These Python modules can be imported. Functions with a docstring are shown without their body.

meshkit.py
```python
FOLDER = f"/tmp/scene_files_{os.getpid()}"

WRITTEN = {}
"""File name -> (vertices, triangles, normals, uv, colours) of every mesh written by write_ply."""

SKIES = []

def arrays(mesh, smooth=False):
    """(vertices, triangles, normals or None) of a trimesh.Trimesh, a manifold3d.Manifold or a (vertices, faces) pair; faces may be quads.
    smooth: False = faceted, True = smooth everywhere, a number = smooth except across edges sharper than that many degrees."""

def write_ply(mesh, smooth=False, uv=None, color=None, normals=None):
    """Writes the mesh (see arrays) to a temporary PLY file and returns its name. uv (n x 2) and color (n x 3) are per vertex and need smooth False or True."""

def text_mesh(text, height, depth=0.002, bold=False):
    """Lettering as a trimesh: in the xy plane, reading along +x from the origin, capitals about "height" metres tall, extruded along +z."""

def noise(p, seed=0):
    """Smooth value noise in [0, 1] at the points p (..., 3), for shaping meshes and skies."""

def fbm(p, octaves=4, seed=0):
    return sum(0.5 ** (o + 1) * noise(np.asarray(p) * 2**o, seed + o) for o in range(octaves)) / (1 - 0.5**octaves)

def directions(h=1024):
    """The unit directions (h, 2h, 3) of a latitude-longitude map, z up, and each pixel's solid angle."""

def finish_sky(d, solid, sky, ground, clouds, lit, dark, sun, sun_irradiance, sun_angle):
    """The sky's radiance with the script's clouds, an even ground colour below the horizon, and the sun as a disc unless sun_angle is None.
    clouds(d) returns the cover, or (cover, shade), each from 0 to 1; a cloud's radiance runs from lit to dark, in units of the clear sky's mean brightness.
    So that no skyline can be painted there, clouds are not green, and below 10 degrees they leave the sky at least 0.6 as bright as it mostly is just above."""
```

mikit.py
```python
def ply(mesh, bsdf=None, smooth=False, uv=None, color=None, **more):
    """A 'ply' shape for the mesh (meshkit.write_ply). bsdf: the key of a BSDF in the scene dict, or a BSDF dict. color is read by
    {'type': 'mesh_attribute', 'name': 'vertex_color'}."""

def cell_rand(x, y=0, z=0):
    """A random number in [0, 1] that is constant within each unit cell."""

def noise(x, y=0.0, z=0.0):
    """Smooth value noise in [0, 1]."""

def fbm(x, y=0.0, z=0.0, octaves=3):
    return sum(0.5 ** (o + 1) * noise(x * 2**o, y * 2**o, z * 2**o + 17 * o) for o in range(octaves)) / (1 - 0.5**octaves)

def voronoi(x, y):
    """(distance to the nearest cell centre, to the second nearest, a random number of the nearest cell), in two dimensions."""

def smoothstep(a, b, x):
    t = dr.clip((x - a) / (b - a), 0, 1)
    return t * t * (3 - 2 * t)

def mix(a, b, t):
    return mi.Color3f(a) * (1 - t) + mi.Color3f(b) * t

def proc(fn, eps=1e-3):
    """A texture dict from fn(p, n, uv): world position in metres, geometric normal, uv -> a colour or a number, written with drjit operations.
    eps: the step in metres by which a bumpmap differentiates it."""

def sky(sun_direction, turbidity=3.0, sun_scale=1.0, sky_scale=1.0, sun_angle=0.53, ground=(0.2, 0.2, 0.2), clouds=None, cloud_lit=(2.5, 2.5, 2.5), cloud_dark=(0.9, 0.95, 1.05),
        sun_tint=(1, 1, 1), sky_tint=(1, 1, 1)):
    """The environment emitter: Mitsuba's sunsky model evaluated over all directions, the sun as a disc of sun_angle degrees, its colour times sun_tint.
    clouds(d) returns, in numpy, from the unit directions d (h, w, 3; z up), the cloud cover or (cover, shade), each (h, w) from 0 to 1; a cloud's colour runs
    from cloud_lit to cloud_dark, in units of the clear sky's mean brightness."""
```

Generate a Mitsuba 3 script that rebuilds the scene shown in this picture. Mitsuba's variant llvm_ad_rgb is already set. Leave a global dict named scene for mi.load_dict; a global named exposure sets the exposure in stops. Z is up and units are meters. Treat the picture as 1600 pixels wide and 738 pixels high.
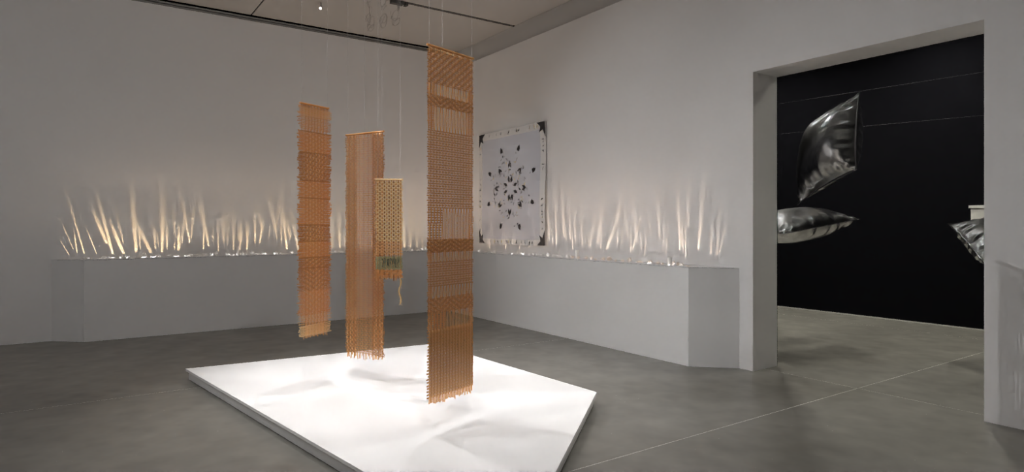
import math, random
import numpy as np, trimesh, mitsuba as mi, drjit as dr, mikit, meshkit
from shapely.geometry import Polygon, box as sbox
from shapely.ops import unary_union

T = mi.ScalarTransform4f
scene, labels = {}, {}

# ------------------------------------------------------------------ camera, exposure, lights
YAW = math.radians(55.37)
FOCAL = 984.0
VIEW = np.array([math.cos(YAW), math.sin(YAW), 0.0])
exposure = 0.0
scene['camera'] = {
    'type': 'perspective', 'fov': math.degrees(2 * math.atan(800 / FOCAL)), 'fov_axis': 'x',
    'near_clip': 0.05, 'far_clip': 60.0, 'principal_point_offset_y': 17.5 / 738,
    'to_world': T().look_at(origin=[0, 0, 1.5], target=[float(VIEW[0]), float(VIEW[1]), 1.5], up=[0, 0, 1])}


def rgb(*c):
    return {'type': 'rgb', 'value': list(map(float, c))}


def spot(name, pos, target, power, cutoff, beam, tint=(1, 1, 1)):
    """An unseen ceiling spotlight, placed for what it lights."""
    scene[name] = {'type': 'spot', 'to_world': T().look_at(origin=list(pos), target=list(target), up=[0.01, 1, 0.02]),
                   'intensity': rgb(*(power * np.array(tint))), 'cutoff_angle': float(cutoff), 'beam_width': float(beam)}


WARM, COOL = (1.0, .98, .96), (.98, .985, 1.0)
# unseen spotlights over the platform, placed to light it
for k, (x, y, w) in enumerate(((0.2, 4.0, .72), (1.4, 7.6, .72), (4.4, 6.6, .68), (4.6, 3.6, .68), (1.2, 1.6, .85), (1.75, 5.1, 1.0))):
    spot(f'unseen_light_platform_{k + 1}', (x, y, 4.58), (2.3, 4.7, .1), 14.2 * w, 33, 17, WARM)
# unseen spotlights, placed to light the walls, pier, quilt, weavings and room
spot('unseen_light_wash_right', (-1.7, 7.3, 4.5), (5.6, 4.7, .3), 70, 30, 3, COOL)
spot('unseen_light_wash_pier', (-1.7, 6.45, 4.5), (5.7, 1.0, 1.2), 34, 24, 6, COOL)
spot('unseen_light_quilt', (3.0, 8.3, 4.5), (5.65, 8.26, 2.2), 3.2, 19, 8, COOL)
spot('unseen_light_weavings', (0.5, 2.2, 4.5), (2.0, 4.7, 1.3), 15, 22, 8, WARM)
spot('unseen_light_wash_left', (-2.4, 4.0, 4.5), (0.2, 9.9, .9), 14, 62, 4, COOL)
spot('unseen_light_room', (-1.4, -1.4, 4.5), (1.8, 5.0, 0), 16, 62, 4, COOL)
GLOW_LEFT, GLOW_RIGHT = 340.0, 235.0
STREAK_LEFT, STREAK_RIGHT = 8600.0, 7000.0
LAMP_ROOM = 1350.0

# ------------------------------------------------------------------ materials
def principled(name, color, rough=.5, metal=0.0, spec=.5, **more):
    scene[name] = {'type': 'twosided', 'bsdf': {'type': 'principled', 'base_color': color if isinstance(color, dict) else rgb(*color),
                                                'roughness': float(rough), 'metallic': float(metal), 'specular': float(spec), **more}}


def diffuse(name, color):
    scene[name] = {'type': 'twosided', 'bsdf': {'type': 'diffuse', 'reflectance': color if isinstance(color, dict) else rgb(*color)}}


def concrete_color(p, n, uv):
    a = mikit.fbm(p.x * .9, p.y * .9, 3.0, 5)
    b = mikit.fbm(p.x * 7, p.y * 7, 1.0, 4)
    s = mikit.noise(p.x * 38, p.y * 38, 5.0)
    k = .62 + .42 * a + .30 * b
    fleck = mikit.smoothstep(.985, .995, s) * .25
    return mi.Color3f(.176, .169, .151) * k + mi.Color3f(1, 1, .97) * fleck * mikit.smoothstep(.5, .6, b)


def concrete_rough(p, n, uv):
    return .30 + .16 * mikit.fbm(p.x * 2.2, p.y * 2.2, 9.0, 4)


diffuse('m_wall', (.785, .775, .765))
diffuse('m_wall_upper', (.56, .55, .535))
diffuse('m_ceiling', (.47, .46, .445))
diffuse('m_ledge', (.79, .785, .775))
diffuse('m_black_wall', (.006, .006, .0075))
diffuse('m_black', (.012, .012, .012))
principled('m_track', (.055, .053, .05), .5)
principled('m_cove', (.27, .27, .26), .5, .0)
principled('m_concrete', mikit.proc(concrete_color), mikit.proc(concrete_rough) if False else .36, 0, .42)
principled('m_joint', (.42, .41, .38), .7)
principled('m_platform', (.90, .90, .90), .55, 0, .3)
principled('m_platform_base', (.80, .80, .80), .6, 0, .3)
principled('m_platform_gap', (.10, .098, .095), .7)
for k, c in {'m_copper': (.78, .385, .14), 'm_copper_mid': (.60, .275, .09), 'm_copper_dark': (.46, .195, .065), 'm_copper_light': (.93, .57, .265), 'm_copper_gold': (.96, .72, .38)}.items():
    principled(k, c, .27, .75, .7)  # tones also differ to paint in the weave's sparkle and contrast
principled('m_sage', (.26, .25, .13), .7)
principled('m_dark_thread', (.02, .02, .018), .6)
principled('m_line', (.62, .62, .62), .35, 0, .6)
principled('m_cord', (.10, .10, .10), .6)
principled('m_wire', (.16, .15, .14), .35, .5)
principled('m_silk', (.52, .54, .60), .24, 0, .9, sheen=.4)
principled('m_border', (.66, .66, .66), .5)
principled('m_patch_black', (.012, .012, .014), .6)
principled('m_patch_grey', (.28, .28, .30), .6)
principled('m_patch_gold', (.62, .53, .30), .6)
principled('m_shell_white', (.90, .88, .84), .4)
principled('m_shell_pink', (.88, .78, .68), .42)
principled('m_shell_brown', (.36, .20, .12), .5)
scene['m_foil'] = {'type': 'twosided', 'bsdf': {'type': 'roughconductor', 'material': 'Al', 'alpha': .038, 'distribution': 'ggx'}}
principled('m_pale_box', (.62, .61, .58), .5)
principled('m_chrome', (.8, .8, .8), .2, 1.0)


# ------------------------------------------------------------------ helpers
def numbered(name):
    if name not in scene and name not in labels and not any(k.startswith(name + '__') for k in scene):
        return name
    i = 1
    while f'{name}_{i:03d}' in scene or f'{name}_{i:03d}' in labels:
        i += 1
    return f'{name}_{i:03d}'


COUNT = {}


def put(name, mesh, mat, parent=None, smooth=False, **more):
    """ONE entry of the scene; with a parent it is a part of that thing."""
    key = f'{parent}__{name}' if parent else name
    n = COUNT.get(key, -1) + 1
    COUNT[key] = n
    if n:
        key = f'{key}_{n:03d}'
    scene[key] = mikit.ply(mesh, mat, smooth=smooth, **more)
    return key


def tag(key, label, category=None, group=None, kind=None):
    labels[key] = {k: v for k, v in dict(label=label, category=category, group=group, kind=kind).items() if v}
    return key


def struct(name, label=None):
    labels[name] = {'kind': 'structure', **({'label': label} if label else {})}


def bx(x0, x1, y0, y1, z0, z1):
    m = trimesh.creation.box(extents=(x1 - x0, y1 - y0, z1 - z0))
    m.apply_translation(((x0 + x1) / 2, (y0 + y1) / 2, (z0 + z1) / 2))
    return m


def extrude(poly, z0, z1):
    geoms = getattr(poly, 'geoms', [poly])
    ms = []
    for g in geoms:
        m = trimesh.creation.extrude_polygon(g, z1 - z0, engine='earcut')
        m.apply_translation((0, 0, z0))
        ms.append(m)
    return trimesh.util.concatenate(ms)


def cat(ms):
    return trimesh.util.concatenate(ms)


def tube(path, ra, rb, axis_a, axis_b, sides=6, caps=True):
    """A rod along the path, of elliptic section with fixed axes."""
    p = np.asarray(path, float)
    n = len(p)
    ang = np.arange(sides) * 2 * np.pi / sides
    ra, rb = np.broadcast_to(ra, (n,))[:, None, None], np.broadcast_to(rb, (n,))[:, None, None]
    ring = np.cos(ang)[None, :, None] * ra * np.asarray(axis_a) + np.sin(ang)[None, :, None] * rb * np.asarray(axis_b)
    v = (p[:, None, :] + ring).reshape(-1, 3)
    i, j = np.meshgrid(np.arange(n - 1), np.arange(sides), indexing='ij')
    a, b = i * sides + j, i * sides + (j + 1) % sides
    f = np.stack([np.stack([a, b, b + sides], -1), np.stack([a, b + sides, a + sides], -1)], 2).reshape(-1, 3)
    if caps:
        c0, c1 = len(v), len(v) + 1
        v = np.vstack([v, p[0], p[-1]])
        k = np.arange(sides)
        f = np.vstack([f, np.stack([k * 0 + c0, (k + 1) % sides, k], 1), np.stack([k * 0 + c1, (n - 1) * sides + k, (n - 1) * sides + (k + 1) % sides], 1)])
    m = trimesh.Trimesh(v, f, process=False)
    if m.volume < 0:
        m.invert()
    return m


def rod(p, q, r, sides=6):
    p, q = np.asarray(p, float), np.asarray(q, float)
    d = (q - p) / np.linalg.norm(q - p)
    a = np.cross(d, [0, 0, 1.0] if abs(d[2]) < .9 else [1.0, 0, 0])
    a /= np.linalg.norm(a)
    return tube([p, q], r, r, a, np.cross(d, a), sides)


# ------------------------------------------------------------------ the setting
LW, RW = 10.055, 5.69            # planes of the left and right wall
CEIL, LTOP, RTOP = 4.67, 4.577, 4.349
X0, Y0 = -3.6, -3.2              # the room's other two walls, out of view, placed for bounced light
BACK = 10.556                    # black wall of the next room
DOOR = (1.905, 3.9, 3.066)

# floor: slab by slab, pale joints between
put('floor', bx(X0 - .2, BACK + .2, Y0 - .2, LW + .2, -.12, -.0004), 'm_joint')
struct('floor', 'polished grey concrete floor with pale joints')
xs, ys = [X0 - .2, 2.05, 5.885, 9.72, BACK + .2], [Y0 - .2, -.54, 2.95, 6.42, LW + .2]
g = .0038
for i in range(4):
    for j in range(4):
        x0, x1, y0, y1 = xs[i] + g * (i > 0), xs[i + 1] - g * (i < 3), ys[j] + g * (j > 0), ys[j + 1] - g * (j < 3)
        if i == 0:
            x1 = xs[1]
        if i == 1:
            x0 = xs[1]
        put('slab', bx(x0, x1, y0, y1, -.0004, 0), 'm_concrete', 'floor')

put('wall_left', bx(X0 - .2, RW + .42, LW, LW + .2, 0, LTOP), 'm_wall')
struct('wall_left', 'white gallery wall behind the long left ledge')
put('trim_1', cat([bx(X0, RW + .05, LW + .02, LW + .06, LTOP, LTOP + .035), bx(X0, RW + .05, LW + .01, LW + .05, LTOP + .043, LTOP + .068)]), 'm_cove')
struct('trim_1', 'dark grey metal reveal running along the top of the left wall')
put('trim_2', bx(X0, RW + .05, LW + .06, LW + .2, LTOP, CEIL), 'm_black')
struct('trim_2')

# right wall with the opening: (Y, z) outline pushed along X
outer = Polygon([(Y0 - .2, 0), (DOOR[0], 0), (DOOR[0], DOOR[2]), (DOOR[1], DOOR[2]), (DOOR[1], 0), (LW, 0), (LW, RTOP), (Y0 - .2, RTOP)])
m = extrude(outer, 0, .42)
m.apply_transform(np.array([[0, 0, 1, RW], [1, 0, 0, 0], [0, 1, 0, 0], [0, 0, 0, 1.0]]))
put('wall_right', m, 'm_wall')
struct('wall_right', 'white gallery wall with a wide opening to a dark room')
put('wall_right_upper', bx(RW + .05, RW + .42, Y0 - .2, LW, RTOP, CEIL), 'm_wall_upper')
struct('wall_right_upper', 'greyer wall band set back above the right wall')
put('wall_back_unseen', bx(X0 - .2, RW + .42, Y0 - .2, Y0, 0, CEIL), 'm_wall')
struct('wall_back_unseen')
put('wall_side_unseen', bx(X0 - .2, X0, Y0, LW, 0, CEIL), 'm_wall')
struct('wall_side_unseen')

# ceiling: panels with a dark seam between, and the recessed lighting track
put('ceiling', bx(X0 - .2, RW + .05, Y0 - .2, LW + .2, CEIL + .02, CEIL + .14), 'm_black')
struct('ceiling', 'warm grey gallery ceiling')
TR = 8.25
for (x0, x1) in ((X0 - .2, 2.155), (2.175, RW + .05)):
    for (y0, y1) in ((Y0 - .2, 1.0), (1.02, TR - .035), (TR + .035, LW + .01)):
        put('panel', bx(x0, x1, y0, y1, CEIL, CEIL + .02), 'm_ceiling', 'ceiling')
track = put('track', bx(X0, RW - .02, TR - .03, TR + .03, CEIL - .004, CEIL + .02), 'm_track', 'ceiling')

# the dark room beyond the opening
put('wall_far', bx(BACK, BACK + .2, -2.2, 9.6, 0, CEIL), 'm_black_wall')
struct('wall_far', 'black painted wall of the room beyond the opening')
put('wall_far_side_1', bx(RW + .42, BACK + .2, -2.4, -2.2, 0, CEIL), 'm_black_wall')
put('wall_far_side_2', bx(RW + .42, BACK + .2, 9.4, 9.6, 0, CEIL), 'm_black_wall')
put('ceiling_far', bx(RW + .05, BACK + .2, -2.4, 9.6, CEIL, CEIL + .14), 'm_black_wall')
put('wall_far_near', cat([bx(RW + .421, RW + .44, -2.2, DOOR[0] - .01, 0, CEIL), bx(RW + .421, RW + .44, DOOR[1] + .01, 9.4, 0, CEIL), bx(RW + .421, RW + .44, DOOR[0] - .01, DOOR[1] + .01, DOOR[2] + .01, CEIL)]), 'm_black_wall')
for k in ('wall_far_side_1', 'wall_far_side_2', 'ceiling_far', 'wall_far_near'):
    struct(k)
put('baseboard_far', bx(BACK - .012, BACK, -2.2, 9.4, 0, .02), 'm_joint')
struct('baseboard_far', 'thin pale strip along the foot of the black wall')

# ------------------------------------------------------------------ the ledge along both walls
STREAKS_LEFT = [(-0.08, 1.1, -0.18, 1.3, 0.013, 0.7), (-0.04, 1.18, -0.18, 1.57, 0.016, 0.4), (0.08, 1.12, -0.11, 1.9, 0.016, 1.0), (0.22, 1.1, 0.11, 1.43, 0.019, 0.4), (0.33, 1.25, 0.18, 1.68, 0.045, 0.7), (0.4, 1.1, 0.24, 1.81, 0.032, 0.85), (0.52, 1.25, 0.43, 1.69, 0.019, 0.4), (0.53, 1.09, 0.38, 1.51, 0.035, 1.0), (0.67, 1.13, 0.62, 1.97, 0.038, 1.0), (0.72, 1.16, 0.7, 1.47, 0.019, 0.5), (0.86, 1.09, 0.69, 1.49, 0.038, 1.0), (0.9, 1.16, 0.88, 1.45, 0.026, 0.5), (0.98, 1.12, 0.99, 1.96, 0.035, 1.0), (1.04, 1.15, 1.04, 1.51, 0.026, 0.5), (1.14, 1.33, 1.12, 1.72, 0.019, 0.5), (1.18, 1.14, 1.19, 1.47, 0.029, 0.6), (1.23, 1.24, 1.27, 1.67, 0.016, 0.5), (1.33, 1.24, 1.22, 1.9, 0.026, 0.7), (1.51, 1.14, 1.51, 1.42, 0.022, 0.4), (1.58, 1.19, 1.45, 1.88, 0.029, 0.8), (1.71, 1.08, 1.7, 1.51, 0.019, 0.5), (1.78, 1.23, 1.77, 1.7, 0.022, 0.6), (1.91, 1.13, 1.91, 1.7, 0.019, 0.9), (2.0, 1.13, 2.03, 1.47, 0.029, 0.4), (2.1, 1.13, 2.11, 1.51, 0.029, 0.6), (2.22, 1.22, 2.21, 1.68, 0.026, 0.5), (2.28, 1.22, 2.33, 1.56, 0.026, 0.5), (2.33, 1.42, 2.25, 1.73, 0.022, 0.6), (2.51, 1.42, 2.6, 1.94, 0.019, 0.6), (2.54, 1.29, 2.42, 1.93, 0.022, 0.8), (2.69, 1.12, 2.6, 1.89, 0.029, 0.8), (2.75, 1.27, 2.68, 1.59, 0.032, 0.6), (2.86, 1.11, 2.75, 1.74, 0.026, 0.7), (3.08, 1.13, 3.05, 1.84, 0.034, 0.6), (3.26, 1.12, 3.21, 1.74, 0.034, 0.5), (3.4, 1.12, 3.39, 1.9, 0.034, 0.7), (3.53, 1.12, 3.49, 2.06, 0.034, 0.8), (3.68, 1.12, 3.62, 1.75, 0.034, 0.5), (3.87, 1.11, 3.85, 1.96, 0.034, 0.6), (4.07, 1.11, 4.13, 1.86, 0.034, 0.6), (4.3, 1.1, 4.34, 1.76, 0.034, 0.6), (4.51, 1.1, 4.55, 1.98, 0.034, 0.6), (4.68, 1.09, 4.64, 2.09, 0.034, 0.8), (4.79, 1.09, 4.79, 2.21, 0.034, 0.9), (4.92, 1.09, 4.89, 1.88, 0.034, 0.6), (5.03, 1.09, 4.98, 2.16, 0.034, 0.8), (5.17, 1.08, 5.11, 1.88, 0.034, 0.6), (5.38, 1.08, 5.33, 2.0, 0.034, 0.7), (5.56, 1.08, 5.63, 1.89, 0.034, 0.5)]
STREAKS_RIGHT = [(4.31, 1.2, 4.21, 1.55, 0.021, 0.5), (4.33, 1.35, 4.29, 1.74, 0.019, 0.5), (4.34, 1.18, 4.32, 1.44, 0.023, 0.5), (4.42, 1.18, 4.41, 1.48, 0.024, 0.5), (4.55, 1.4, 4.53, 1.78, 0.014, 0.5), (4.59, 1.23, 4.5, 2.11, 0.027, 1.0), (4.73, 1.5, 4.73, 2.12, 0.025, 0.7), (4.85, 1.21, 4.89, 2.16, 0.02, 1.0), (5.16, 1.35, 5.19, 1.95, 0.031, 0.5), (5.29, 1.39, 5.34, 1.66, 0.021, 0.5), (5.52, 1.29, 5.65, 2.19, 0.024, 1.0), (5.6, 1.18, 5.43, 1.69, 0.022, 0.7), (5.67, 1.32, 5.76, 1.78, 0.019, 0.7), (5.9, 1.5, 5.73, 2.07, 0.031, 0.8), (6.07, 1.18, 5.83, 1.63, 0.034, 0.9), (6.24, 1.24, 6.09, 2.06, 0.035, 0.8), (6.4, 1.2, 6.27, 1.61, 0.041, 0.6), (6.54, 1.21, 6.59, 2.0, 0.024, 0.8), (6.68, 1.28, 6.74, 2.0, 0.027, 0.7), (6.8, 1.28, 6.84, 2.23, 0.024, 0.7), (6.94, 1.32, 6.99, 2.11, 0.037, 0.7), (7.11, 1.22, 7.15, 2.07, 0.028, 0.7), (7.28, 1.27, 7.34, 1.98, 0.038, 0.8), (7.66, 1.13, 7.7, 1.81, 0.039, 0.2), (8.03, 1.12, 8.09, 1.92, 0.04, 0.2), (8.42, 1.1, 8.35, 1.72, 0.041, 0.2), (8.9, 1.09, 8.83, 1.84, 0.043, 0.2), (9.25, 1.08, 9.16, 1.74, 0.044, 0.2)]
PIECES_LEFT = [(0.072, 9.788, 0.035, 0.025, 'a'), (0.109, 9.778, 0.043, 0.029, 'a'), (0.151, 9.806, 0.026, 0.021, 'a'), (0.229, 9.774, 0.07, 0.012, 'f'), (0.29, 9.799, 0.061, 0.033, 'a'), (0.377, 9.79, 0.088, 0.042, 's'), (0.47, 9.773, 0.035, 0.051, 'a'), (0.501, 9.798, 0.031, 0.051, 'a'), (0.549, 9.772, 0.053, 0.051, 's'), (0.605, 9.794, 0.081, 0.017, 'f'), (0.74, 9.774, 0.072, 0.077, 'c'), (0.853, 9.775, 0.073, 0.043, 'a'), (0.919, 9.793, 0.082, 0.035, 's'), (1.045, 9.815, 0.065, 0.035, 's'), (1.122, 9.777, 0.093, 0.035, 'a'), (1.23, 9.782, 0.065, 0.031, 's'), (1.276, 9.805, 0.056, 0.036, 'a'), (1.323, 9.822, 0.047, 0.045, 'a'), (1.389, 9.802, 0.057, 0.036, 'a'), (1.432, 9.792, 0.028, 0.027, 'a'), (1.494, 9.824, 0.105, 0.036, 's'), (1.573, 9.773, 0.038, 0.054, 'a'), (1.633, 9.817, 0.053, 0.055, 'h'), (1.769, 9.786, 0.039, 0.046, 'a'), (1.81, 9.778, 0.039, 0.037, 'a'), (1.853, 9.776, 0.039, 0.028, 'a'), (1.91, 9.787, 0.046, 0.111, 't'), (1.96, 9.815, 0.029, 0.033, 'a'), (1.99, 9.78, 0.034, 0.047, 'a'), (2.037, 9.802, 0.03, 0.042, 'a'), (2.113, 9.805, 0.059, 0.057, 'a'), (2.188, 9.79, 0.084, 0.028, 's'), (2.264, 9.8, 0.04, 0.048, 'a'), (2.303, 9.773, 0.04, 0.038, 'a'), (2.432, 9.773, 0.04, 0.048, 'a'), (2.473, 9.781, 0.035, 0.043, 'a'), (2.529, 9.807, 0.03, 0.024, 'a'), (2.591, 9.794, 0.092, 0.019, 'f'), (2.686, 9.787, 0.056, 0.049, 'h'), (2.769, 9.802, 0.062, 0.029, 's'), (3.299, 9.795, 0.074, 0.03, 's'), (3.366, 9.786, 0.035, 0.046, 'a'), (3.465, 9.814, 0.107, 0.031, 's'), (4.591, 9.808, 0.057, 0.022, 'f'), (4.68, 9.783, 0.046, 0.054, 'a'), (4.821, 9.802, 0.046, 0.027, 'a'), (4.88, 9.799, 0.046, 0.055, 'a'), (4.948, 9.818, 0.041, 0.066, 'a'), (4.99, 9.81, 0.035, 0.055, 'a')]
PIECES_RIGHT = [(5.387, 8.735, 0.066, 0.052, 'a'), (5.425, 8.59, 0.097, 0.021, 'f'), (5.377, 8.355, 0.042, 0.03, 'a'), (5.394, 8.288, 0.042, 0.04, 'a'), (5.413, 7.975, 0.123, 0.02, 'f'), (5.379, 7.764, 0.05, 0.029, 'a'), (5.398, 7.673, 0.04, 0.072, 'c'), (5.373, 7.508, 0.089, 0.047, 's'), (5.408, 7.404, 0.039, 0.028, 'a'), (5.413, 7.29, 0.053, 0.046, 'a'), (5.403, 7.18, 0.057, 0.041, 's'), (5.419, 7.093, 0.062, 0.032, 'a'), (5.388, 6.921, 0.061, 0.062, 'h'), (5.409, 6.815, 0.046, 0.031, 'a'), (5.404, 6.696, 0.082, 0.039, 's'), (5.403, 6.599, 0.027, 0.035, 'a'), (5.396, 6.507, 0.049, 0.051, 'h'), (5.417, 6.426, 0.058, 0.034, 'a'), (5.423, 6.342, 0.049, 0.101, 't'), (5.397, 6.28, 0.04, 0.033, 'h'), (5.408, 6.144, 0.069, 0.037, 's'), (5.374, 6.002, 0.043, 0.041, 'h'), (5.41, 5.969, 0.026, 0.02, 'a'), (5.407, 5.83, 0.067, 0.036, 's'), (5.426, 5.744, 0.062, 0.044, 'h'), (5.416, 5.607, 0.025, 0.023, 'a'), (5.387, 5.462, 0.048, 0.027, 'a'), (5.392, 5.351, 0.048, 0.053, 'h'), (5.408, 5.201, 0.11, 0.026, 's'), (5.372, 5.008, 0.061, 0.036, 'h'), (5.396, 4.915, 0.046, 0.029, 'a'), (5.38, 4.841, 0.041, 0.021, 's'), (5.377, 4.725, 0.052, 0.078, 't'), (5.374, 4.666, 0.033, 0.046, 'h'), (5.413, 4.639, 0.037, 0.035, 'a'), (5.378, 4.558, 0.04, 0.028, 'h'), (5.385, 4.488, 0.058, 0.014, 'f')]
LH, LFY, LFX = 1.05, 9.725, 5.326
LEDGE = Polygon([(-.27, LW - .001), (.075, LFY), (LFX, LFY), (LFX, 4.425), (RW - .001, 4.06), (RW - .001, LW - .001)])
inner = LEDGE.buffer(-.02, join_style=2)
put('body', extrude(LEDGE.difference(inner), 0, LH - .006), 'm_ledge', 'ledge')
tag('ledge', 'long white ledge with chamfered ends running along both walls below the light streaks', 'ledge')

PLATE, LAMP_H, LAMP_D = .003, .60, .27


def streak_holes(streaks, lamp_at, rng, lo, hi):
    """Added slots in the ledge top: each is the outline of one light streak, drawn on the wall and carried back to the plate through an added light."""
    todo = [(a, z, a + (c - a) * 1.25, z + (d - z) * 1.25, w * 1.25, b, True) for a, z, c, d, w, b in streaks]
    for _ in range(70):
        a = rng.uniform(lo, hi)
        z0 = rng.uniform(1.11, 1.3)
        h = rng.uniform(.15, .6)
        todo.append((a, z0, a + rng.uniform(-.12, .12) * h, z0 + h, rng.uniform(.010, .022), .8, False))
    holes, mids = {}, [(p + q) / 2 for p, q in zip(lamp_at, lamp_at[1:])]
    for a0, z0, a1, z1, w, b, main in todo:
        i = int(np.searchsorted(mids, (a0 + a1) / 2))
        lx = lamp_at[i]
        s = np.linspace(0, 1, 11)
        wid = w * (.35 + .65 * b) * (.28 + .72 * np.sin(np.pi * np.minimum(1, .18 + s * .82)) ** .8) * np.where(s > .5, 1 - ((s - .5) / .5) ** 2 * .85, 1)
        ca, cz = a0 + (a1 - a0) * s, z0 + (z1 - z0) * s
        pa = np.concatenate([ca - wid / 2, (ca + wid / 2)[::-1]])
        pz = np.concatenate([cz, cz[::-1]])
        t = LAMP_H / (LAMP_H + pz - LH)
        poly = Polygon(np.stack([lx + (pa - lx) * t, LAMP_D * (1 - t)], 1)).buffer(0)
        old = holes.setdefault(i, [])
        if main or all(poly.distance(q) > .0015 for q in old):
            old.append(poly)
    return holes


ADDED_LAMPS_L, ADDED_LAMPS_R = [.30, 1.35, 2.45, 4.1], [4.85, 5.85, 7.0, 8.5]  # lamps added inside the ledge to throw the streaks
rng = random.Random(11)
cut = []
for lamps, streaks, side, lo, hi in ((ADDED_LAMPS_L, STREAKS_LEFT, 0, -.1, 5.1), (ADDED_LAMPS_R, STREAKS_RIGHT, 1, 4.4, 9.3)):
    holes = streak_holes(streaks, lamps, rng, lo, hi)
    for i, lx in enumerate(lamps):
        polys = unary_union(holes.get(i, []))
        pts = [np.asarray(g.exterior.coords) for g in getattr(polys, 'geoms', [polys])]
        for c in pts:      # (along, distance from wall) -> plan
            cut.append(Polygon(np.stack([c[:, 0], LW - c[:, 1]], 1) if side == 0 else np.stack([RW - c[:, 1], c[:, 0]], 1)))
top = LEDGE.difference(unary_union(cut).buffer(0)).buffer(0)
put('top', extrude(top, LH - PLATE, LH), 'm_ledge', 'ledge')  # its slots are added to shape the light streaks
added_liner = LEDGE.buffer(-.021, join_style=2)
put('added_liner', cat([extrude(added_liner.difference(added_liner.buffer(-.004, join_style=2)), .38, LH - PLATE - .001), extrude(added_liner, .37, .38)]), 'm_black', 'ledge')  # added black box that keeps stray light off the wall
ang = np.arange(12) * 2 * np.pi / 12
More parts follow.
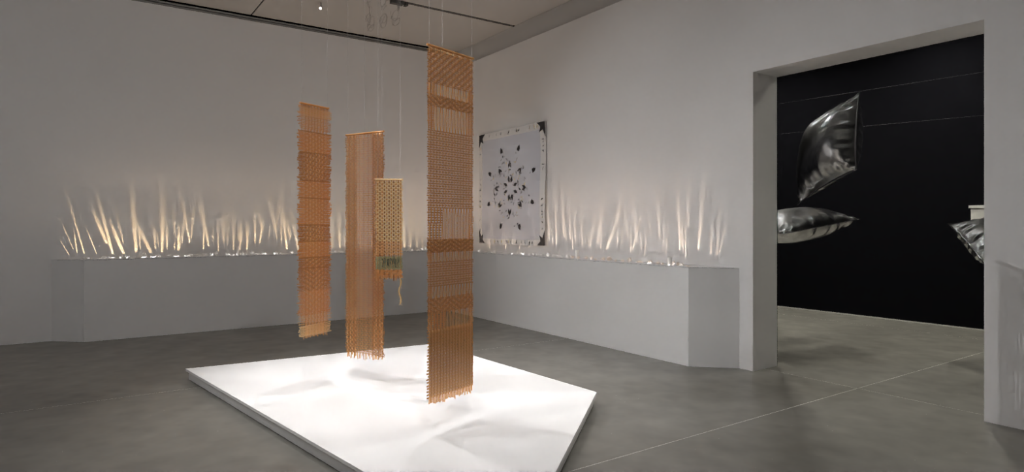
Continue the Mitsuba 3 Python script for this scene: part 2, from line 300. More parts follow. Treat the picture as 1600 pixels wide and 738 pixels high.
for lamps, side, power, tint in ((ADDED_LAMPS_L, 0, STREAK_LEFT, (1.0, .69, .35)), (ADDED_LAMPS_R, 1, STREAK_RIGHT, (1.0, .76, .54))):
    mids = [(p + q) / 2 for p, q in zip(lamps, lamps[1:])]
    for q in mids:
        b = bx(q - .003, q + .003, LW - .31, LW - .025, .38, LH - PLATE - .001) if side == 0 else bx(RW - .31, RW - .025, q - .003, q + .003, .38, LH - PLATE - .001)
        put('added_partition', b, 'm_black', 'ledge')  # added screens between the streak lamps
    for lx in lamps:
        LAMP_R = .013 if lx < 1 else .021      # the first of the added lamps is smaller, for sharper streaks
        zl = LH - LAMP_H
        pos = np.array([lx, LW - LAMP_D, zl]) if side == 0 else np.array([RW - LAMP_D, lx, zl])
        aim = np.array([0, LAMP_D, 1.3]) if side == 0 else np.array([LAMP_D, 0, 1.3])
        aim = aim / np.linalg.norm(aim)
        e1 = np.array([1.0, 0, 0]) if side == 0 else np.array([0, 1.0, 0])
        e2 = np.cross(aim, e1)
        ring = pos + LAMP_R * (np.cos(ang)[:, None] * e1 + np.sin(ang)[:, None] * e2)
        disc = trimesh.Trimesh(np.vstack([ring, pos]), [[k, (k + 1) % 12, 12] for k in range(12)], process=False)
        if disc.face_normals[0] @ aim < 0:
            disc.invert()
        put('unseen_lamp', disc, 'm_black', 'ledge', emitter={'type': 'area', 'sampling_weight': 2.6, 'radiance': rgb(*(power * (.021 / LAMP_R) ** 2 * np.array(tint)))})
        put('added_lamp_socket', cat([rod(pos - aim * .002, pos - aim * .03, .006, 8), rod(pos - aim * .03, (pos[0], pos[1], .375), .004, 6)]), 'm_black', 'ledge')


def added_strip_light(a, b, tint, power):
    """An added light line near the front edge, to light shells and wall."""
    d = (b - a) / np.linalg.norm(b - a)
    n = np.array([-d[1], d[0], 0]) * .002
    q = trimesh.Trimesh([a - n, b - n, b + n, a + n], [[0, 1, 2], [0, 2, 3]], process=False)
    if q.face_normals[0][2] < 0:
        q.invert()
    put('added_light_line', q, 'm_black', 'ledge', emitter={'type': 'area', 'sampling_weight': 2.0, 'radiance': rgb(*(power * np.array(tint)))})


added_lip = LEDGE.difference(LEDGE.buffer(-.006, join_style=2)).intersection(Polygon([(.06, LFY - .05), (.09, LFY + .012), (LFX + .012, LFY + .012), (LFX + .012, 4.44), (LFX - .05, 4.40), (LFX - .05, LFY - .05)]))
put('added_lip', extrude(added_lip, LH, LH + .007), 'm_ledge', 'ledge')  # added rim, hides the light line from view
added_strip_light(np.array([.12, LFY + .016, LH + .001]), np.array([LFX, LFY + .016, LH + .001]), (1.0, .78, .60), GLOW_LEFT)
added_strip_light(np.array([LFX + .016, LFY - .1, LH + .001]), np.array([LFX + .016, 4.50, LH + .001]), (1.0, .76, .62), GLOW_RIGHT)

# ------------------------------------------------------------------ the small pieces on the ledge


def lumpy(seed, kind):
    """A unit-sized piece: width 1 along x, height 1 along z, standing on z = 0."""
    r = np.random.default_rng(seed)
    if kind == 't':       # upright hollow tube with a broken rim
        n, k = 14, 7
        ang = np.arange(n) * 2 * np.pi / n
        rim = 1 - .10 * r.random(n)
        v, f = [], []
        for rad, flip in ((.5, 0), (.36, 1)):
            for q in range(k):
                z = q / (k - 1) * rim
                rr = rad * (1 - .10 * np.sin(np.pi * q / (k - 1))) * (1 + .04 * np.sin(3 * ang + q))
                v += list(np.stack([rr * np.cos(ang), rr * np.sin(ang), z], 1))
        for s in (0, 1):
            o = s * n * k
            for q in range(k - 1):
                for j in range(n):
                    a, b = o + q * n + j, o + q * n + (j + 1) % n
                    f += [[a, b, b + n], [a, b + n, a + n]] if s == 0 else [[a, b + n, b], [a, a + n, b + n]]
        for j in range(n):
            a, b = (k - 1) * n + j, (k - 1) * n + (j + 1) % n
            f += [[a, b, b + n * k], [a, b + n * k, a + n * k]]
            c, d = j, (j + 1) % n
            f += [[c, d + n * k, d], [c, c + n * k, d + n * k]]
        m = trimesh.Trimesh(np.array(v), f, process=False)
    else:
        m = trimesh.creation.icosphere(subdivisions=3)
        v = m.vertices.copy()
        w = meshkit.fbm(v * 1.6 + seed * 7.3, 3, seed) - .5
        v *= (1 + 1.0 * w)[:, None]
        if kind == 'a':   # rounded shell: ribbed mound with one lifted edge
            th = np.arctan2(v[:, 1], v[:, 0])
            v *= (1 + .09 * np.sin(9 * th + 2 * v[:, 2]))[:, None]
            v[:, 2] += .35 * np.maximum(0, v[:, 0]) ** 2
        elif kind == 's':  # a long whorled shell: fat end, drawn-out tip
            x = v[:, 0]
            tap = np.interp(x, [-1.4, -.7, -.2, 1.4], [.6, 1.1, .9, .22])
            v[:, 1:] *= (tap * (1 + .12 * np.sin(9 * x)))[:, None]
        elif kind == 'f':  # flat shard, curled
            v[:, 2] = .25 * v[:, 2] + .35 * v[:, 0] ** 2
        elif kind == 'c':  # peaked cone shell standing on its mouth
            z = v[:, 2]
            tap = np.interp(z, [-1.2, -.4, 1.3], [1.1, .8, .10])
            v[:, :2] *= (tap * (1 + .10 * np.sin(8 * z)))[:, None]
        elif kind == 'h':  # shell with a dark hollow mouth towards the room
            d = np.exp(-((v[:, 0] - .15) ** 2 + (v[:, 2] + .05) ** 2) / .10) * (v[:, 1] < 0)
            v[:, 1] += .75 * d
            v[:, 2] += .2 * np.sin(4 * v[:, 0])
        m = trimesh.Trimesh(v, m.faces, process=False)
    e = m.bounds
    m.apply_translation([-(e[0][0] + e[1][0]) / 2, -(e[0][1] + e[1][1]) / 2, -e[0][2]])
    e = m.bounds[1] - m.bounds[0]
    m.apply_scale([1 / e[0], 1 / e[1], 1 / e[2]])
    return m


PROTO = {}
ORDINAL = 'first second third fourth fifth sixth seventh eighth ninth tenth eleventh twelfth thirteenth fourteenth fifteenth'.split()
SEEN = {}
MARKS = {'L': [(-9, 'from the left end of the left ledge'), (.74, 'right of the cone-shaped shell on the left ledge'), (1.90, 'right of the upright tube on the left ledge'),
               (3.0, 'seen between the two leftmost hanging strips'), (4.2, 'seen between the golden and the widest hanging strips')],
         'R': [(-99, 'on the ledge under the quilt, counted from the widest strip'), (-7.35, 'on the right ledge, counted from the right edge of the quilt'), (-6.35, 'right of the first upright tube on the right ledge'),
               (-4.726, 'right of the last upright tube on the right ledge')]}
KINDS = {'a': ('shell', 'rounded shell'), 's': ('whorled_shell', 'long shell'), 'f': ('shell_shard', 'flat shard'), 'c': ('cone_shell', 'cone shell'), 'h': ('hollow_shell', 'open-mouthed shell'), 't': ('tube_piece', 'upright tube')}
SINGLE = {('L', .74): 'tallest bright white cone-shaped shell near the left end of the left ledge',
          ('L', 1.91): 'cream upright tube standing on the left ledge among low white shells',
          ('L', 1.633): 'white open-mouthed shell just left of a gap in the row on the left ledge',
          ('L', 2.686): 'white open-mouthed shell on the left ledge beside the leftmost hanging strip',
          ('R', 7.673): 'white peaked cone shell on the right ledge under the quilt',
          ('R', 6.342): 'cream upright tube on the right ledge nearer to the quilt',
          ('R', 4.725): 'cream upright tube near the chamfered end of the right ledge'}
for side, pieces in (('L', PIECES_LEFT), ('R', PIECES_RIGHT)):
    for n, (x, y, w, h, k) in enumerate(pieces):
        v = n % 4 if k in 'as' else n % 2
        pink = side == 'R' and y < 6.5 if k not in 'tc' else False
        mat = 'm_shell_pink' if pink else 'm_shell_white'
        if (k, v, mat) not in PROTO:
            PROTO[k, v, mat] = mikit.ply(lumpy(10 * (ord(k) % 13) + v, k), mat, smooth=True)
        key = numbered(KINDS[k][0])
        deep = {'t': w, 'f': .05, 's': max(h, .035), 'c': w}.get(k, min(.06, max(w, .03)))
        rz = -90 if side == 'R' else 0
        spin = (0, 180)[n % 2] if k == 's' else (n * 37 % 50 - 25) * .6
        tw = T().translate([x, y, LH + .0015]).rotate([0, 0, 1], rz + spin).scale([w * 1.1, deep, h * 1.2])
        scene[key] = {**PROTO[k, v, mat], 'to_world': tw}
        coord = x if side == 'L' else y
        lab = next((t for (q, c), t in SINGLE.items() if q == side and abs(c - coord) < .002), None)
        marks = MARKS[side]
        along = coord if side == 'L' else -coord
        mark = [t for c, t in marks if c <= along + 1e-6][-1]
        SEEN[mark, k, pink] = SEEN.get((mark, k, pink), 0) + 1
        tone = 'pinkish' if pink else 'white'
        tag(key, lab or f'{ORDINAL[SEEN[mark, k, pink] - 1]} {tone} {KINDS[k][1]} {mark}', 'shell', f'{KINDS[k][1]} shell pieces on the ledge')

# ------------------------------------------------------------------ the platform
PL = [(.865, 6.817), (3.437, 6.60), (3.564, 3.918), (1.50, 2.174)]
pl = Polygon(PL)
put('top', extrude(pl, .083, .105), 'm_platform', 'platform')
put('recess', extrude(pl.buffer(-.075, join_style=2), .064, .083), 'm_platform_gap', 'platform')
put('base', extrude(pl.buffer(-.022, join_style=2), .004, .064), 'm_platform_base', 'platform')
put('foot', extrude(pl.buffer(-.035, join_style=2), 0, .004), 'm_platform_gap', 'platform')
tag('platform', 'low white four-sided platform on the concrete floor under the hanging copper weavings', 'platform')

# ------------------------------------------------------------------ the hanging weavings


def weaving(name, label, origin, direction, W, H, us, sections, rw, rf, out, mats, sides=6, seed=1, bottom=.012, lines=(.02, .98), rod_mat='m_copper', amp=None):
    """Upright copper warps crossed by wefts; every warp and every weft is a part. us: where the warps hang, from 0 to 1; rw: their radius, one each.
    sections: (from, to, pitch, pattern, across from, across to, options: m = weft material, f = weft radius, w = warp radius factor)."""
    r = np.random.default_rng(seed)
    u = np.array([direction[0], direction[1], 0.0])
    u /= np.linalg.norm(u)
    w = np.cross(u, [0, 0, 1.0])
    down = np.array([0, 0, -1.0])
    o = np.array(origin, float)
    tag(name, label, 'hanging weaving')
    fu = np.asarray(us, float)
    us = fu * W
    n = len(us)
    rw = np.broadcast_to(rw, (n,))
    wefts = []
    for (t0, t1, pitch, pat, a, b, opt) in sections:
        k = max(1, int(round((t1 - t0) * H / pitch)))
        for j in range(k):
            wefts.append((t0 * H + (j + .5) * (t1 - t0) * H / k, pat, a, b, opt))
    wefts.sort(key=lambda q: q[0])

    def over(i, j, pat):
        if pat == 'plain':
            return 1 if (i + j) % 2 else -1
        if pat == 'twill':
            return 1 if (i + j) % 4 < 2 else -1
        if pat == 'satin':
            return 1 if (i * 2 + j) % 5 < 3 else -1
        if pat == 'chevron':
            return 1 if (abs(i % 14 - 7) + j) % 4 < 2 else -1
        if pat == 'floats':      # the warps bulge forward between the wefts that tie them down
            return 1
        return -1      # 'bound': the weft passes before every warp
    lift = [(rw.mean() * .7 + o_.get('f', rf)) * .55 if amp is None else amp for *_, o_ in wefts]
    for i in range(n):
        vs, ws, rs = [0.0], [0.0], [1.0]
        for j, (v, pat, a, b, opt) in enumerate(wefts):
            fac = opt.get('w', 1.0)
            if a <= fu[i] <= b:
                if opt.get('w') and j and wefts[j - 1][4] is opt:      # a fat float between two wefts
                    vs.append((v + wefts[j - 1][0]) / 2)
                    ws.append((1.5 if pat == 'floats' else .5) * lift[j])
                    rs.append(fac)
                    fac *= .84 if pat == 'floats' else .80
                vs.append(v)
                ws.append((.1 if pat == 'floats' else over(i, j, pat)) * lift[j])
                rs.append(fac)
            elif v - vs[-1] > .05:
                vs.append(v)
                ws.append(0)
                rs.append(1.0)
        end = H + r.uniform(-bottom, bottom)
        keep = [k for k in range(len(vs)) if vs[k] < end - .004]
        vs, ws, rs = [vs[k] for k in keep] + [end], [ws[k] for k in keep] + [0.0], [rs[k] for k in keep] + [rs[keep[-1]]]
        jit = r.normal(0, .0008, len(vs))
        pts = o + np.outer(us[i] + jit, u) + np.outer(vs, down) + np.outer(ws, w)
        put('warp', tube(pts, rw[i] * np.array(rs), rw[i] * .62 * np.array(rs), u, w, sides), mats[1 + i % (len(mats) - 1)], name, smooth=True)
    for j, (v, pat, a, b, opt) in enumerate(wefts):
        sel = [i for i in range(n) if a <= fu[i] <= b]
        f = opt.get('f', rf)
        l = us[sel[0]] - (rw[0] + (r.uniform(*out) if a <= .01 else .003))
        e = us[sel[-1]] + (rw[-1] + (r.uniform(*out) if b >= .99 else .003))
        A = lift[j]
        pu = [l] + [us[i] for i in sel] + [e]
        pw = [-over(sel[0], j, pat) * A * .4] + [-over(i, j, pat) * A for i in sel] + [-over(sel[-1], j, pat) * A * .4]
        pv = v + np.linspace(-1, 1, len(pu)) * r.normal(0, .0010) + r.normal(0, .0006, len(pu))
        pts = o + np.outer(pu, u) + np.outer(pv, down) + np.outer(pw, w)
        put('weft', tube(pts, f, f * .8, down, w, sides), opt.get('m', mats[0]), name, smooth=True)
    put('top_rod', rod(o - u * .012, o + u * (W + .012), .0085, 10), rod_mat, name, smooth=40)
    for q in np.linspace(.01, .99, n):      # the loops that tie the warps to the rod
        put('loop', rod(o + u * W * q - w * .004 + [0, 0, .009], o + u * W * q + w * .004 - [0, 0, .024], .0032, 5), 'm_copper_dark', name)
    for q in lines:
        p = o + u * W * q
        put('suspension_line', rod(p, (p[0], p[1], CEIL), .0008, 5), 'm_line', name)


COP = ('m_copper', 'm_copper', 'm_copper_dark', 'm_copper_light')
md, lt, gd = {'m': 'm_copper_mid'}, {'m': 'm_copper_light'}, {'m': 'm_copper_gold'}
core = list(np.linspace(.16, .84, 13))
ridge = [q for t in (.115, .205, .325, .40, .515, .585, .655, .70) for q in [(t, t + .004, .006, 'bound', 0, 1, {'m': 'm_copper_mid', 'f': .0044})]]
weaving('copper_weaving', 'narrow copper strip hanging leftmost, dense weave with rods sticking out along both edges',
        (1.522, 5.268, 2.507), (.261, .117), .286, 1.95, [.03, .09] + core + [.91, .97],
        [(.008, .05, .0095, 'plain', 0, 1, lt), (.05, .108, .0150, 'plain', 0, 1, {'f': .003})] + ridge +
        [(a_ + .004, b_, .0088, ('twill', 'satin', 'twill')[k % 3], 0, 1, ({}, md, {}, {}, md, {}, md)[k]) for k, (a_, b_) in enumerate(zip((.115, .205, .325, .40, .515, .585, .655), (.205, .325, .40, .515, .585, .655, .70)))] +
        [(.704, .80, .0100, 'chevron', 0, 1, md), (.80, .905, .0105, 'chevron', 0, 1, {}), (.905, .945, .0185, 'plain', 0, 1, {'m': 'm_copper_light', 'f': .003}), (.945, .992, .0135, 'bound', 0, 1, {'m': 'm_copper_gold', 'w': 1.3})],
        [.0036, .0036] + [.0056] * 13 + [.0036, .0036], .0036, (.016, .048), ('m_copper', 'm_copper', 'm_copper_light'), seed=3)
side_l, mid, side_r = list(np.linspace(.02, .26, 6)), list(np.linspace(.31, .69, 10)), list(np.linspace(.74, .98, 6))
weaving('copper_weaving_001', 'copper strip with open mesh middle and dense side bands, hanging second from left',
        (1.986, 5.474, 2.301), (.171, -.401), .436, 1.965, side_l + mid + side_r,
        [(.010, .985, .0135, 'plain', 0, .28, md), (.016, .985, .0195, 'plain', .28, .72, {'m': 'm_copper', 'f': .0030}), (.010, .985, .0135, 'plain', .72, 1, md)],
        [.0068] * 6 + [.0042] * 10 + [.0068] * 6, .0044, (.006, .024), ('m_copper', 'm_copper_light', 'm_copper', 'm_copper_light'), seed=5, lines=(.02, .5, .98), bottom=.022)
weaving('copper_weaving_002', 'widest and tallest copper weaving, with bands of open warps, hanging nearest over the platform',
        (1.928, 3.772, 2.702), (.421, .134), .440, 2.405, np.linspace(.012, .988, 30),
        [(.010, .105, .0122, 'twill', 0, 1, md), (.105, .135, .011, 'plain', 0, .12, {}), (.105, .135, .011, 'plain', .90, 1, {}), (.135, .168, .0090, 'chevron', 0, 1, md),
         (.168, .232, .0115, 'plain', 0, .10, {}), (.168, .232, .0115, 'plain', .92, 1, {}), (.232, .455, .0165, 'plain', 0, 1, md),
         (.455, .54, .0165, 'plain', 0, .30, md), (.455, .54, .0150, 'plain', .93, 1, {}), (.54, .578, .0078, 'chevron', 0, 1, md), (.578, .602, .012, 'plain', 0, .07, {}), (.602, .675, .0160, 'plain', 0, 1, md),
         (.675, .705, .012, 'plain', 0, .07, {}), (.705, .748, .0090, 'chevron', 0, 1, md), (.748, .792, .0135, 'plain', 0, .36, {}), (.748, .792, .0135, 'plain', .93, 1, {}),
         (.792, .985, .0205, 'floats', 0, 1, {'m': 'm_copper_mid', 'f': .0052, 'w': 1.58})],
        .0046, .0036, (.003, .015), ('m_copper', 'm_copper_light', 'm_copper'), seed=8, lines=(.01, .30, .99), bottom=.014)
weaving('copper_weaving_003', 'small golden copper weaving with a grey-green band and one dangling strand',
        (1.979, 4.771, 1.862), (.148, -.102), .195, .80, np.linspace(.03, .97, 11),
        [(.018, .62, .0152, 'plain', 0, 1, gd), (.62, .76, .0125, 'plain', 0, 1, {'m': 'm_copper_light', 'f': .0046}), (.77, .90, .0062, 'plain', 0, 1, {'m': 'm_sage', 'f': .0032}), (.905, .985, .0115, 'satin', 0, 1, {'f': .0046})],
        .0046, .0062, (.004, .014), ('m_copper', 'm_copper', 'm_copper_dark'), seed=13, lines=(.05, .95), rod_mat='m_copper_gold')
# dark threads in the grey-green band, and the strand that dangles at its right corner
o, u = np.array([1.979, 4.771, 1.862]), np.array([.148, -.102, 0]) / np.hypot(.148, .102)
w = np.cross(u, [0, 0, 1.0])
r = np.random.default_rng(21)
for k in range(9):
    a, v = .05 + .12 * k / 8, .80 * (.775 + .02 * r.random())
    pts = [o + u * (a + r.normal(0, .004)) + np.array([0, 0, -(v + d)]) - w * -.0 + w * .014 for d in np.linspace(0, r.uniform(.04, .085), 4)]
    put('dark_thread', tube(pts, .0028, .0018, u, w, 5), 'm_dark_thread', 'copper_weaving_003')
    put('dark_thread', tube([q - 2 * w * .014 for q in pts], .0028, .0018, u, w, 5), 'm_dark_thread', 'copper_weaving_003')
pts = [o + u * (.185 + .008 * math.sin(9 * s)) + np.array([0, 0, -.78 - .215 * s]) + w * .004 * math.sin(14 * s) for s in np.linspace(0, 1, 12)]
put('strand', cat([tube(pts, .0055, .0042, u, w, 6)] + [tube([p, p + u * sgn * r.uniform(.008, .016) + np.array([0, 0, -.012])], .0018, .0018, u, w, 4) for p in pts[1:] for sgn in (-1, 1)]), 'm_copper_gold', 'copper_weaving_003', smooth=30)

# leftover line, looped and tied high on the suspension lines
for (hold, p, s) in (('copper_weaving_001', (2.10, 5.206, 3.37), 5), ('copper_weaving_003', (2.02, 4.742, 3.29), 6), ('copper_weaving_003', (2.118, 4.675, 3.30), 9), ('copper_weaving_002', (1.932, 3.773, 3.20), 7)):
    r = np.random.default_rng(s)
    ms = []
    for q in range(5):
        t = np.linspace(0, 2 * np.pi * r.uniform(.8, 1.4), 18)
        c = np.array(p) + r.normal(0, .012, 3) + np.array([0, 0, -.05 * q + .04])
        pts = np.stack([c[0] + r.uniform(.012, .035) * np.sin(t + q), c[1] + r.uniform(.012, .035) * np.cos(t), c[2] + r.uniform(.02, .05) * np.sin(t * 1.3 + q)], 1)
        ms += [rod(a, b, .0011, 4) for a, b in zip(pts, pts[1:])]
    put('line_coil', cat(ms), 'm_wire', hold)

# ------------------------------------------------------------------ the quilt on the right wall
QY, QZ, QW, QH = 9.188, 3.032, 1.859, 1.846
tag('quilt', 'white square quilt with a black diamond star and black corners hanging on the right wall', 'quilt')


def fold(a, v):
    """How far the cloth stands off the wall, in metres, at (across, down) from 0 to 1."""
    a, v = np.asarray(a, float), np.asarray(v, float)
    x = .028 + .020 * (meshkit.fbm(np.stack([a * 3.2, v * 2.2, a * 0 + .3], -1), 3, 4) - .5)
    x = x + .008 * np.sin(9 * a + 5 * v + 2.2 * np.sin(3 * v)) * (.3 + a) + .007 * np.sin(15 * a - 8 * v + 2 * np.sin(5 * a)) * np.clip(v, .1, 1)
    return np.maximum(x, .006)


def cloth(poly_uv, lift, mat, part, cuts=40, thick=.004, bands=None):
    """A cloth piece following the quilt's folds: a grid over the rectangle (a0, a1, v0, v1)."""
    a0, a1, v0, v1 = poly_uv
    na, nv = max(2, int(cuts * (a1 - a0)) + 1), max(2, int(cuts * (v1 - v0)) + 1)
    A, V = np.meshgrid(np.linspace(a0, a1, na), np.linspace(v0, v1, nv))
    edge_a = .004 * (meshkit.noise(np.stack([V * 6, V * 0, V * 0 + 1.7], -1), 3) - .5)
    edge_v = .006 * (meshkit.noise(np.stack([A * 6, A * 0, A * 0 + 4.1], -1), 5) - .5)
    d = fold(A, V)
    front = np.stack([RW - d - lift, QY - (A + edge_a) * QW, QZ - (V + edge_v) * QH], -1).reshape(-1, 3)
    back = front + [thick, 0, 0]
    n = na * nv
    i, j = np.meshgrid(np.arange(nv - 1), np.arange(na - 1), indexing='ij')
    q = (i * na + j).ravel()
    f = np.vstack([np.stack([q, q + 1, q + na + 1], 1), np.stack([q, q + na + 1, q + na], 1)])
    rim = np.concatenate([np.arange(na), np.arange(1, nv) * na + na - 1, (nv - 1) * na + np.arange(na - 2, -1, -1), np.arange(nv - 2, 0, -1) * na])
    nx = np.roll(rim, -1)
    f = np.vstack([f[:, ::-1], f + n, np.stack([rim, nx, nx + n], 1), np.stack([rim, nx + n, rim + n], 1)])
    m = trimesh.Trimesh(np.vstack([front, back]), f, process=False)
    return put(part, m, mat, 'quilt', smooth=35)


def patch(pts, mat, part='patch', lift=.0015):
    """A thin sewn-on shape, outline in (across, down) from 0 to 1."""
    p = np.array(pts, float)
    m = extrude(Polygon(p).buffer(0), 0, .0012)
    a, v, h = m.vertices[:, 0], m.vertices[:, 1], m.vertices[:, 2]
    x = RW - fold(a, v) - lift - h
    m = trimesh.Trimesh(np.stack([x, QY - a * QW, QZ - v * QH], 1), m.faces, process=False)
    put(part, m, mat, 'quilt')


cloth((.05, .932, .06, .955), 0, 'm_silk', 'panel', 60)
cloth((0, .052, 0, 1), .003, 'm_border', 'border')
cloth((.93, 1, 0, 1), .003, 'm_border', 'border')
cloth((.052, .93, 0, .062), .003, 'm_border', 'border')
cloth((.052, .93, .953, 1), .003, 'm_border', 'border')
for ca, cv, sa, sv in ((0, 0, 1, 1), (1, 0, -1, 1), (1, 1, -1, -1), (0, 1, 1, -1)):   # each corner: a black chevron
    q = [(.004, .004), (.105, .004), (.062, .040), (.078, .085), (.036, .064), (.004, .125)]
    patch([(ca + sa * x, cv + sv * y) for x, y in q], 'm_patch_black', 'corner_patch', .005)
STAR = [(.364, .182), (.635, .183), (.502, .314), (.349, .362), (.643, .374), (.182, .371), (.836, .379), (.303, .509), (.695, .518), (.163, .644), (.823, .643), (.355, .654), (.643, .655), (.497, .717), (.367, .842), (.643, .848)]
SMALL = [(.485, .440), (.525, .443), (.438, .482), (.576, .486), (.438, .542), (.576, .546), (.485, .592), (.528, .590)]


def arrow(c, size, notch):
    cx, cy = c
    d = np.array([cx - .5, cy - .515])
    d /= np.linalg.norm(d)
    s = np.array([-d[1], d[0]])
    c = np.array(c)
    return [c + d * size * 1.25, c + s * size * .72 + d * size * .25, c + s * size * .72 - d * size * .9, c - d * size * notch, c - s * size * .72 - d * size * .9, c - s * size * .72 + d * size * .25]


for c in STAR:
    far = math.hypot(c[0] - .5, c[1] - .515) > .3
    patch(arrow(c, .024 if far else .029, .95 if far else .1), 'm_patch_black')
for c in SMALL:
    cx, cy = c
    d = np.array([cx - .5, cy - .515])
    d /= np.linalg.norm(d)
    s = np.array([-d[1], d[0]])
    patch([np.array(c) + d * .036, np.array(c) + s * .016, np.array(c) - d * .028, np.array(c) - s * .016], 'm_patch_black')
r = np.random.default_rng(31)
for k in range(210):      # the fine broken pieces between the arms of the star, and the marks along the border
    th = None
    if k < 120:
        rad, th = .05 + .21 * r.random() ** .75, (k % 8) * np.pi / 4 + r.normal(0, .22)
        a, b = r.uniform(.008, .020), r.uniform(.003, .0065)
    elif k < 150:
        th = (k % 8) * np.pi / 4 + r.normal(0, .07) + np.pi / 8
        rad = r.uniform(.22, .33)
        a, b = r.uniform(.008, .017), r.uniform(.003, .006)
    if th is not None:
        c = np.array([.5 + rad * math.cos(th), .515 + rad * math.sin(th) * 1.05])
        t = th + r.choice([0, .8, -.8, 1.57])
    else:
        e = k % 4
        q = r.uniform(.12, .9)
        c = np.array([(q, .03), (.965, q), (q, .977), (.025, q)][e])
        t = r.normal((1.57, 0, 1.57, 0)[e], .35)
        a, b = r.uniform(.008, .022), r.uniform(.003, .006)
    d = np.array([math.cos(t), math.sin(t)])
    s = np.array([-d[1], d[0]])
    patch([c + d * a, c + s * b, c - d * a, c - s * b], ('m_patch_black', 'm_patch_grey', 'm_patch_grey', 'm_patch_gold')[int(r.choice([0, 0, 1, 1, 1, 3]))], 'scrap', .005 if th is None else .0015)

# ------------------------------------------------------------------ the dark room: balloons, cords, box, unseen lamps


def cushion(name, label, corners, bulge, seed, group=None):
    """An inflated foil cushion: two square sheets joined all round, with puckered edges and a flat seam."""
    A, B, C, D = (np.array(q, float) for q in corners)
    n = 56
    g = np.linspace(-1, 1, n)
    U, V = np.meshgrid(g, g)
    pull = .085
    u2, v2 = U * (1 - pull * (1 - V ** 2) * np.abs(U) ** 1.5), V * (1 - pull * (1 - U ** 2) * np.abs(V) ** 1.5)
    s, t = (u2 + 1)[..., None] / 2, (v2 + 1)[..., None] / 2
    base = A * (1 - s) * (1 - t) + B * s * (1 - t) + C * s * t + D * (1 - s) * t
    nor = np.cross(B - A, D - A)
    nor /= np.linalg.norm(nor)
    prof = np.clip((1 - np.abs(U) ** 2.3) * (1 - np.abs(V) ** 2.3), 0, 1) ** .62
    edge = np.minimum(1 - np.abs(U), 1 - np.abs(V))
    along = np.where(1 - np.abs(U) < 1 - np.abs(V), V, U)
    puck = np.sin(along * 19 + seed) * .5 + np.sin(along * 31 + 2 * seed) * .4
    puck = puck * np.exp(-(edge / .22) ** 2) * np.clip(edge * 14, 0, 1) * .022
    crease = .016 * (meshkit.fbm(np.stack([U * 2.2, V * 2.2, U * 0 + seed], -1), 3, seed) - .5) * np.clip(edge * 5, 0, 1)
    vs, fs = [], []
    i, j = np.meshgrid(np.arange(n - 1), np.arange(n - 1), indexing='ij')
    q = (i * n + j).ravel()
    f = np.vstack([np.stack([q, q + 1, q + n + 1], 1), np.stack([q, q + n + 1, q + n], 1)])
    for k, sg in enumerate((1, -1)):
        vs.append((base + nor * (sg * (bulge * prof + .002) + puck + crease * sg)[..., None]).reshape(-1, 3))
        fs.append((f if sg > 0 else f[:, ::-1]) + k * n * n)
    m = trimesh.Trimesh(np.vstack(vs), np.vstack(fs), process=False)
    tag(name, label, 'balloon', group)
    put('body', m, 'm_foil', name, smooth=True)
    ring = np.concatenate([np.arange(n), np.arange(1, n) * n + n - 1, (n - 1) * n + np.arange(n - 2, -1, -1), np.arange(n - 2, 0, -1) * n])
    p = base.reshape(-1, 3)[ring]
    c = base.reshape(-1, 3).mean(0)
    o_ = p - c
    o_ = p + o_ / np.linalg.norm(o_, axis=1, keepdims=True) * .022
    L = len(ring)
    v = np.vstack([p + nor * .0015, o_ + nor * .0015, o_ - nor * .0015, p - nor * .0015])
    k = np.arange(L)
    k2 = (k + 1) % L
    fs = [np.stack([k + a * L, k2 + a * L, k2 + b * L], 1) for a, b in ((0, 1), (1, 2), (2, 3), (3, 0))] + [np.stack([k + a * L, k2 + b * L, k + b * L], 1) for a, b in ((0, 1), (1, 2), (2, 3), (3, 0))]
    put('seam', trimesh.Trimesh(v, np.vstack(fs), process=False), 'm_foil', name)


cushion('foil_balloon', 'tall silver foil cushion balloon tilted upright in front of the black wall', [(7.917, 3.951, 3.119), (7.732, 3.897, 2.176), (7.631, 4.574, 1.768), (8.095, 4.679, 2.835)], .33, 2)
cushion('foil_balloon_001', 'silver foil cushion balloon floating flat at the left jamb of the opening', [(7.763, 3.875, 1.566), (6.472, 4.038, 1.397), (6.501, 4.868, 1.433), (8.019, 4.671, 1.598)], .20, 4)
cushion('foil_balloon_002', 'silver foil cushion balloon half hidden by the right jamb of the opening', [(7.754, 2.909, 1.503), (8.849, 2.761, 1.6), (8.276, 2.305, 1.175), (7.36, 2.452, 1.1)], .17, 6)

for nm, lab, p, q in (('cord', 'upper thin pale cord stretched across the dark room', (9.2, 9.4, 4.13), (9.2, -2.2, 3.30)), ('cord_001', 'lower thin pale cord stretched across the dark room', (9.2, 9.4, 3.07), (9.2, -2.2, 2.67))):
    a, b = np.array([9.2, 5.884, 3.429]), np.array([9.2, 3.065, 3.386])
    if nm == 'cord_001':
        a, b = np.array([9.2, 5.884, 2.948]), np.array([9.2, 3.065, 2.851])
    d = (b - a) / (a[1] - b[1])
    put(nm, rod(a + d * -(9.4 - a[1]), b + d * (b[1] + 2.2), .0018, 5), 'm_cord')
    tag(nm, lab, 'cord')
put('body', bx(BACK - .16, BACK, 3.15, 3.64, 1.33, 1.735), 'm_pale_box', 'wall_box')
put('lid', bx(BACK - .18, BACK, 3.13, 3.66, 1.735, 1.775), 'm_pale_box', 'wall_box')
tag('wall_box', 'pale grey box fixed to the black wall behind the balloon at the right jamb', 'box')

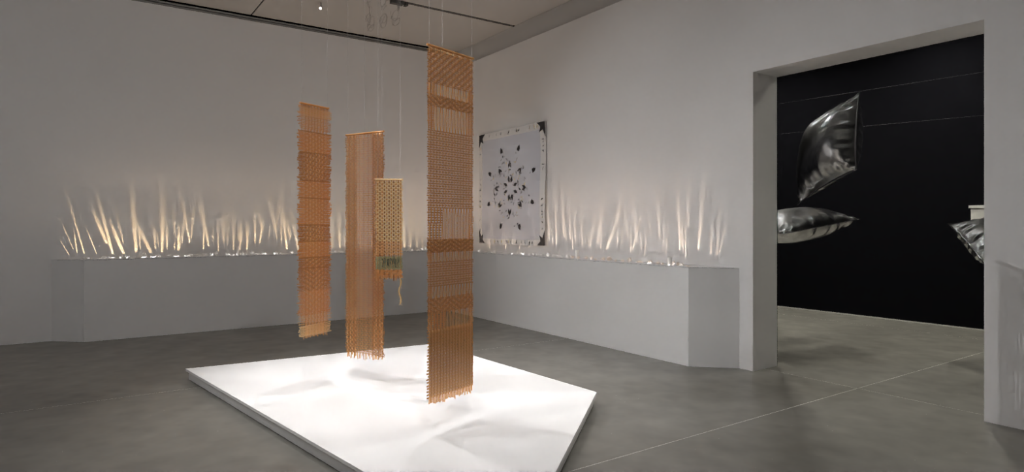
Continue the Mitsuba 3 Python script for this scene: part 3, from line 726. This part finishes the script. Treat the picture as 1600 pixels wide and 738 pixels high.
ang = np.arange(16) * 2 * np.pi / 16
for k, (x, y) in enumerate(((7.7, 2.9), (8.3, 5.6), (9.5, 3.9), (6.9, 4.6), (9.2, 6.6))):  # out of view, placed to light this room and its balloons
    t = numbered('unseen_ceiling_lamp')
    labels[t] = {}
    z = CEIL - .26
    ring = np.stack([x + .06 * np.cos(ang), y + .06 * np.sin(ang), np.full(16, z)], 1)
    disc = trimesh.Trimesh(np.vstack([ring, [[x, y, z]]]), [[(i + 1) % 16, i, 16] for i in range(16)], process=False)
    put('bulb', disc, 'm_black', t, emitter={'type': 'area', 'sampling_weight': .6, 'radiance': rgb(*(LAMP_ROOM * np.array((1, .97, .86))))})
    put('housing', trimesh.creation.revolve([[.0, .14], [.065, .14], [.072, .0], [.068, 0], [.061, .13], [0, .13]], sections=20, transform=trimesh.transformations.translation_matrix([x, y, z - .005])), 'm_track', t)
    put('stem', rod((x, y, z + .13), (x, y, CEIL), .01, 8), 'm_track', t)
    tag(t, ('unseen light over the near part', 'unseen light over the left part', 'unseen light over the far part', 'unseen light just inside the opening', 'unseen light in the far left corner')[k] + ' of the dark room', 'unseen_lamp')

# the small spotlight near the left wall's ceiling edge and the track's black adapters
p = np.array([2.86, 8.93, CEIL - .075])
d = np.array([-.45, -.75, -.5])
d /= np.linalg.norm(d)
put('head', rod(p + d * .04, p - d * .05, .022, 12), 'm_chrome', 'ceiling_spotlight', smooth=40)
put('stem', rod(p, (p[0], p[1], CEIL), .006, 8), 'm_track', 'ceiling_spotlight')
put('lens', rod(p + d * .041, p + d * .043, .019, 12), 'm_black', 'ceiling_spotlight', emitter={'type': 'area', 'sampling_weight': .2, 'radiance': rgb(3, 2.9, 2.7)})
tag('ceiling_spotlight', 'small bright spotlight on the ceiling above the leftmost hanging strip', 'spotlight')
for k, (x, w) in enumerate(((3.72, .09), (3.86, .02))):
    t = put('track_adapter', bx(x - w, x + w, TR - .04, TR + .04, CEIL - .05, CEIL - .004), 'm_track')
    tag(t, ('long black adapter clipped to the ceiling track', 'tiny black fitting on the ceiling track right of the long adapter')[k], 'track adapter')
